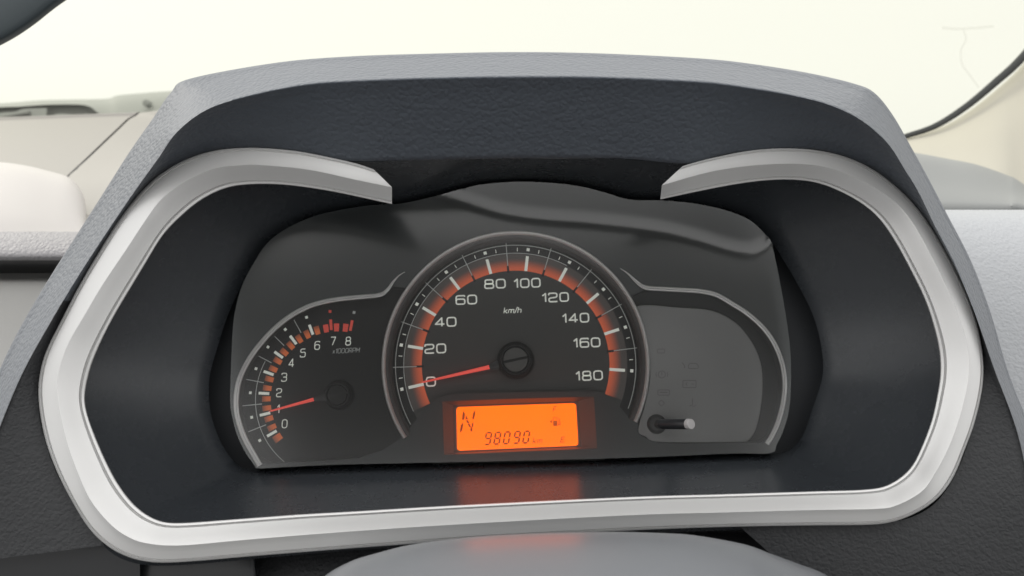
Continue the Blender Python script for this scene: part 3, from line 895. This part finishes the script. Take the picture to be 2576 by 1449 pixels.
lstroke('full_mark', [[(1758,328),(1775,262),(1812,258)], [(1766,296),(1800,293)]], 12)
lstroke('empty_mark', [[(1915,745),(1862,750),(1878,682),(1925,678)], [(1870,715),(1912,711)]], 13)
lstroke('kilometre_lettering', [[(1482,768),(1496,690)], [(1530,725),(1490,748)], [(1500,745),(1522,768)], [(1545,765),(1552,718),(1578,715),(1572,763)], [(1578,722),(1610,714),(1603,762)]], 11)
g = lpoly('fuel_pump_symbol', [[z4(*p) for p in P] for P in ([(1712,468),(1745,440),(1745,495)], [(1762,455),(1818,455),(1818,528),(1762,528)], [(1762,410),(1770,410),(1770,455),(1762,455)], [(1810,410),(1818,410),(1818,455),(1810,455)], [(1762,405),(1818,405),(1818,413),(1762,413)],
   [(1830,415),(1838,412),(1856,445),(1864,500),(1856,515),(1836,520),(1826,512),(1828,460),(1836,460),(1836,508),(1850,505),(1846,450)])], M['lcdsegf'])

# --- clear lens over the gauges, its upper right part curls towards the driver
lm = bpy.data.materials.new('clear_lens'); lm.use_nodes = True
t = lm.node_tree; t.nodes.clear()
o_ = t.nodes.new('ShaderNodeOutputMaterial'); tr = t.nodes.new('ShaderNodeBsdfTransparent'); tr.inputs[0].default_value = (.99, .99, .99, 1)
gl = t.nodes.new('ShaderNodeBsdfGlossy'); gl.inputs['Roughness'].default_value = .18
frn = t.nodes.new('ShaderNodeFresnel'); frn.inputs[0].default_value = 1.95
mx = t.nodes.new('ShaderNodeMixShader')
t.links.new(frn.outputs[0], mx.inputs[0]); t.links.new(tr.outputs[0], mx.inputs[1]); t.links.new(gl.outputs[0], mx.inputs[2]); t.links.new(mx.outputs[0], o_.inputs[0])
LF = [p for p in F2]
ov, of = sheet([(p.x, p.y) for p in cat(LF, 220, True)], step=8)
vv = [pl(p[0], p[1], lens_off(p[0], p[1])) for p in ov]
of2 = []
for q in of:
    n_ = (vv[q[1]] - vv[q[0]]).cross(vv[q[2]] - vv[q[0]])
    of2.append(q if n_.dot(EN) > 0 else q[::-1])
mk('clear_lens', vv, of2, lm, clu, sharp=80)

# ------------------------------------------------------------------ CABIN behind the camera: unseen roof added to darken the cluster and shape lens reflections
roof = surf_roof = None
M['roof'] = mat('cream_roof_blocker', (.70, .69, .66), .9)
g = Geo()
rows = []
for y, z in ((-.44, 1.585), (-.50, 1.575), (-.8, 1.57), (-1.1, 1.54), (-1.45, 1.47), (-1.52, 1.42)):
    rows.append([Vector((x, y, z - .10 * abs(x / .62) ** 3)) for x in (-.62, -.5, -.3, 0, .3, .5, .62)])
v, f = grid(rows)
rf = mk('roof_light_blocker', v + [p + Vector((0, 0, .03)) for p in v], f + [tuple(i + len(v) for i in q[::-1]) for q in f], M['roof'], None)
tag(rf, kind='structure')

# ------------------------------------------------------------------ STEERING COLUMN COVER
tp = cat([(740,1520),(817,1449),(880,1413),(942,1393),(1046,1368),(1211,1349),(1377,1341),(1543,1338),(1668,1341),(1751,1347),(1872,1369),(1942,1394),(2002,1416),(2082,1449),(2160,1520)], 120)
rows = []
for k, (dy, D) in enumerate(((60, .300), (10, .285), (0, .276), (4, .268), (18, .258), (48, .245), (95, .230), (160, .213), (240, .195))):
    rows.append([at(CX + 140 + (p.x - CX - 140) * (1 + .0009 * dy), p.y + dy * (1.0 if p.y < 1460 else .5), D) for p in tp])
v, f = grid(rows)
colm = mk('steering_column_cover', v, f, M['column'], sharp=60)
tag(colm, 'smooth pale grey steering column cover rising below the silver trim', 'column cover')

# ------------------------------------------------------------------ LOWER DASHBOARD
def surf(name, rows_, mat_, parent, per=6, sharp=60, n=None):
    rr = [knots(r, per) for r in rows_]
    cols_ = [knots([rr[j][i] for j in range(len(rr))], 4) for i in range(len(rr[0]))]
    v, f = grid([[cols_[i][j] for i in range(len(cols_))] for j in range(len(cols_[0]))])
    return mk(name, v, f, mat_, parent, sharp=sharp)
dash = thing('dashboard', 'two tone dashboard, cream on top and dark grey below, around the gauges', 'dashboard', at(1288, 1500, .36))
surf('lower_panel', [[at(x, y, D + .00002 * abs(x - 1288) * 0) for x in (-300, 300, 900, 1500, 2100, 2500, 2750)] for y, D in ((1300, .352), (1340, .335), (1420, .322), (1560, .312), (1750, .30))], M['dash_hood_shade'], dash)
# dark pocket and switch panel at the lower left
surf('knee_panel', [[at(-260, 1374, .318), at(0, 1362, .318), at(120, 1350, .318), at(352, 1326, .318)], [at(-260, 1384, .308), at(0, 1372, .308), at(130, 1360, .308), at(352, 1345, .308)], [at(-260, 1404, .3075), at(0, 1392, .3075), at(140, 1385, .3075), at(352, 1385, .3075)], [at(-260, 1600, .306), at(0, 1600, .306), at(200, 1600, .306), at(352, 1600, .306)]], M['black'], dash)
surf('switch_panel', [[at(330, 1400, .316), at(480, 1398, .316), at(610, 1392, .316), at(636, 1396, .316)], [at(330, 1420, .311), at(480, 1412, .311), at(622, 1404, .311), at(644, 1410, .314)], [at(330, 1600, .309), at(480, 1600, .309), at(640, 1600, .309), at(662, 1600, .313)]], M['black'], dash)

# upper dashboard left of the hood: two cream mouldings with a real gap, a bulge and a grained edge
surf('backing', [[at(-200, 330, .93), at(100, 318, .92), at(420, 292, .90)], [at(-200, 480, .74), at(100, 470, .73), at(420, 460, .72)], [at(-200, 640, .62), at(100, 640, .61), at(420, 640, .60)]], M['recess'], dash)
seam = [(356,285),(338,291),(322,300),(300,321),(262,357),(215,402),(165,450)]
sl = [Vector((p[0] - 2.0, p[1] - .6)) for p in seam]; sr = [Vector((p[0] + 2.4, p[1] + .9)) for p in seam]
def Dd(y): return .90 - (y - 290) * .00095
rws = []
for i, p in enumerate(sl):
    y0 = 302 - (p.x) * .045
    rr = []
    for k in range(9):
        t = k / 8; x = p.x + (-260 - p.x) * t
        yt = p.y if i else 285 + (1 - (x + 260) / 616) * 22
        y = p.y + (yt - p.y) * 0 + t * (307 + (p.y - 285) * 1.0 - p.y)
        rr.append(at(x, y, Dd(y) - .004))
    rws.append(rr)
# a lip that rolls over the far edge
rws.insert(0, [q + FW * .03 - UP * .012 for q in rws[0]])
xl = [165,110,50,0,-120,-260,-270,-280,-290]
surf('top_moulding', rws + [[at(165 - (425) * k / 8, 470 + k * 2, Dd(470) - .006) for k in range(9)], [at(165 - 425 * k / 8, 640, Dd(640)) for k in range(9)]], M['cream'], dash, per=3)
rws = []
for i, p in enumerate(sr):
    x1 = 470
    y1 = 262 + i * 26
    rws.append([at(p.x + (x1 - p.x) * t, p.y + (y1 - p.y) * (t ** 1.3), Dd(p.y) - .003 - .02 * t) for t in (0, .2, .4, .6, .8, 1)])
rws.insert(0, [q + FW * .03 - UP * .012 for q in rws[0]])
for y, x0 in ((480, 176), (520, 200), (560, 215), (640, 190)):
    rws.append([at(x0 + (470 - x0) * t, y, Dd(y) - .003 - .02 * t) for t in (0, .2, .4, .6, .8, 1)])
surf('inner_moulding', rws, M['cream'], dash, per=3)
# bulge with grained front edge
bt = [(-260,408),(-120,411),(0,418),(69,427),(121,439),(165,451),(194,472),(212,492),(218,520),(214,552),(200,590)]
def brow(scale, dy, D):
    return [at(x - (0 if x < 0 else x * scale), y + dy * (1 if x < 150 else max(.1, (1 - (x - 150) / 90))), D) for x, y in bt]
def edge_row(y, D, xr=215): return [at(-260 + (xr + 260) * t, y, D) for t in (0, .1, .2, .3, .4, .5, .6, .7, .8, .9, 1)]
btm = [-260,-120,0,66,112,148,172,190,203,210,213]
bta = [(-260,408),(-120,411),(0,418),(69,427),(121,439),(165,451),(188,466),(203,484),(212,505),(216,525),(217,545)]
rws = []
for k, (t, D) in enumerate(((-.06, .66), (0, .625), (.03, .612), (.12, .598), (.35, .578), (.7, .555), (1.0, .541))):
    rws.append([at(a[0] + (b_ - a[0]) * max(0, t), a[1] + (590 - a[1]) * t, D) for a, b_ in zip(bta, btm)])
surf('centre_bulge', rws, M['bulge'], dash, per=4)
rws = [edge_row(583, .541, 210), edge_row(600, .532, 210), edge_row(625, .524, 210), edge_row(642, .521, 210), edge_row(650, .5225, 210), edge_row(655, .526, 210)]
surf('grained_edge', rws, M['creamleather'], dash, per=4)
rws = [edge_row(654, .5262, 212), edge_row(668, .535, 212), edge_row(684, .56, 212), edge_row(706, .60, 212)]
surf('painted_gap_shade', rws, M['black'], dash, per=4)  # shade of the gap below the lip, coloured in as a black strip
rws = [edge_row(640, .60, 240), edge_row(694, .56, 240), edge_row(704, .545, 240), edge_row(720, .538, 240), edge_row(800, .53, 220), edge_row(930, .52, 160), edge_row(1150, .50, 60)]
surf('centre_panel', rws, M['sidepanel'], dash, per=4)
# right of the hood
def rrow(y, D, x0=2180, x1=2760, dy=0): return [at(x0 + (x1 - x0) * t, y + dy * t * t, D) for t in (0, .2, .4, .6, .8, 1)]
pb = [(2200,372),(2299,384),(2381,399),(2456,414),(2531,440),(2576,464),(2760,600)]
rws = [[at(x, y + 0, .66) for x, y in pb], [at(x, y + 1, .635) for x, y in pb], [at(x, y + 14, .61) for x, y in pb], [at(x, y + (528 - y) * .5, .585) for x, y in pb], [at(x, 520 + (0 if x < 2600 else 60), .56) for x, y in pb], [at(x, 560 + (0 if x < 2600 else 60), .57) for x, y in pb]]
surf('right_pad', rws, M['greypad'], dash, per=5)

door = thing('door_panel', 'pale grained door panel beyond the right edge of the hood', 'door panel', at(2600, 900, .46))
rws = [rrow(545, .56), rrow(534, .535), rrow(528, .515), rrow(532, .495, dy=0), rrow(560, .475), rrow(640, .455), rrow(760, .44), rrow(900, .43), rrow(1100, .42), rrow(1500, .40)]
surf('door_skin', rws, M['doorcard'], door, per=5)

pil = [(2240,352),(2281,345),(2363,321),(2437,279),(2512,220),(2576,158),(2700,10),(2780,-120)]
pilr = [[at(x, y, .80) for x, y in pil]]
for k, (t, D) in enumerate(((.04, .79), (.3, .76), (.65, .72), (1.0, .66))):
    tgt = [(2240,420),(2281,430),(2381,450),(2456,470),(2531,500),(2600,560),(2760,640),(2900,640)]
    pilr.append([at(a[0] + (b_[0] - a[0]) * t, a[1] + (b_[1] - a[1]) * t, D) for a, b_ in zip(pil, tgt)])
v_ = surf('pillar_lining', pilr, M['pillar'], None, per=6)
tag(v_, 'cream fabric windscreen pillar lining at the upper right', 'pillar lining')
sp = cat([(2235,358),(2278,343),(2353,317),(2428,270),(2502,209),(2576,140),(2690,0),(2770,-120)], 80)
v, f = tube([at(p.x, p.y, .785) for p in sp], [.0024 + .0030 * i / 79 for i in range(80)], 12, squash=.8)
seal = mk('windscreen_seal', v, f, M['rubber'])
tag(seal, 'black rubber seal curving between windscreen and cream pillar', 'rubber seal')

# rear view mirror housing, top left
mp = [(-420,330),(-200,215),(-60,145),(0,115),(45,90),(90,59),(125,31),(156,8),(200,-20),(280,-60),(400,-110)]
rws = [[at(x - 30, y - 40, .50) for x, y in mp], [at(x - 6, y - 8, .475) for x, y in mp], [at(x, y, .462) for x, y in mp], [at(x - 3, y - 6, .452) for x, y in mp], [at(x - 16, y - 26, .447) for x, y in mp], [at(x - 70, y - 110, .445) for x, y in mp], [at(x - 200, y - 300, .45) for x, y in mp]]
mir = surf('rear_view_mirror', rws, M['mirror'], None, per=5)
tag(mir, 'out of focus dark mirror housing cutting across the top left corner', 'mirror')

# wiper cowl beyond the windscreen
cow = thing('wiper_cowl', 'weathered grey wiper cowl seen through windscreen above the cream dashboard', 'cowl', at(150, 330, 1.3))
ct = [(-300,262),(-120,263),(0,260),(104,252),(200,250),(271,248),(295,240),(360,234),(430,229),(560,225)]
surf('cowl_panel', [[at(x, y, 1.42) for x, y in ct], [at(x, y + 3, 1.40) for x, y in ct], [at(x, y + 22, 1.37) for x, y in ct], [at(x, y + 90, 1.33) for x, y in ct]], M['cowl'], cow, per=3)
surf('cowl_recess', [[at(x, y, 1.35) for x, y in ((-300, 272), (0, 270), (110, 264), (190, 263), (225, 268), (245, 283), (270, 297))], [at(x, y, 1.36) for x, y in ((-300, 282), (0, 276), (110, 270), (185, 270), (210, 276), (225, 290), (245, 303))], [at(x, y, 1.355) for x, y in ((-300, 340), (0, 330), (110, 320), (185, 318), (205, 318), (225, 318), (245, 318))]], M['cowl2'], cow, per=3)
surf('cowl_insert', [[at(x, y, 1.34) for x, y in ((-300, 286), (0, 284), (60, 274), (118, 272))], [at(x, y, 1.335) for x, y in ((-300, 306), (0, 305), (60, 303), (116, 300))]], M['cowl'], cow, per=3)
surf('cowl_insert', [[at(x, y, 1.34) for x, y in ((128, 292), (150, 286), (190, 290), (228, 300))], [at(x, y, 1.335) for x, y in ((124, 305), (150, 303), (190, 303), (228, 304))]], M['cowl'], cow, per=3)
v, f = tube([at(-100, 306, 1.32), at(0, 298, 1.32), at(30, 292, 1.32), at(76, 285, 1.32)], [.004, .004, .0035, .0045], 8)
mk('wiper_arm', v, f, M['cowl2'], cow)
v, f = lathe(at(368, 259, 1.345), -FW, [(.0062, -.01), (.0062, .001), (.005, .0025), (0, .003)], 20)
mk('fixing_stud', v, f, M['cowl'], cow)

# windscreen glass
gm = bpy.data.materials.new('windscreen_glass'); gm.use_nodes = True
t = gm.node_tree; t.nodes.clear()
o_ = t.nodes.new('ShaderNodeOutputMaterial'); tr = t.nodes.new('ShaderNodeBsdfTransparent'); tr.inputs[0].default_value = (.74, .745, .665, 1)
gl = t.nodes.new('ShaderNodeBsdfGlossy'); gl.inputs['Roughness'].default_value = .03
frn = t.nodes.new('ShaderNodeFresnel'); frn.inputs[0].default_value = 1.33
mx = t.nodes.new('ShaderNodeMixShader')
t.links.new(frn.outputs[0], mx.inputs[0]); t.links.new(tr.outputs[0], mx.inputs[1]); t.links.new(gl.outputs[0], mx.inputs[2]); t.links.new(mx.outputs[0], o_.inputs[0])
rws = []
for y, D in ((360, 1.24), (150, 1.12), (-50, 1.0), (-400, .85)):
    rws.append([at(x, y, D - .00000006 * (x - 1288) ** 2) for x in (-700, -100, 600, 1300, 2000, 2700, 3300)])
gls = surf('windscreen', rws, gm, None, per=4)
tag(gls, 'clear windscreen with overexposed white daylight behind it', 'windscreen')
# faint reflection of a wire in the glass, drawn as tinted ribbons
sm_ = bpy.data.materials.new('painted_reflection'); sm_.use_nodes = True
t = sm_.node_tree; t.nodes.clear()
o_ = t.nodes.new('ShaderNodeOutputMaterial'); tr = t.nodes.new('ShaderNodeBsdfTransparent'); df = t.nodes.new('ShaderNodeBsdfDiffuse'); df.inputs[0].default_value = (.5, .48, .42, 1)
mx = t.nodes.new('ShaderNodeMixShader'); mx.inputs[0].default_value = .16
t.links.new(tr.outputs[0], mx.inputs[1]); t.links.new(df.outputs[0], mx.inputs[2]); t.links.new(mx.outputs[0], o_.inputs[0])
g = Geo()
def ribbon(P, w, D):
    q = cat(P, 30); v, f = stroke(q, w)
    g.add([at(p.x, p.y, D) for p in v], [z[::-1] for z in f])
ribbon([(2370,70),(2410,73),(2460,70),(2500,66)], 7, 1.02)
ribbon([(2424,76),(2430,100),(2418,125),(2420,160),(2440,190),(2462,220)], 5, 1.02)
stk = mk('drawn_wire_reflection', g.v, g.f, sm_, None)
tag(stk, 'faint T shaped reflection of a wire, drawn on the windscreen near the upper right corner', 'streak')
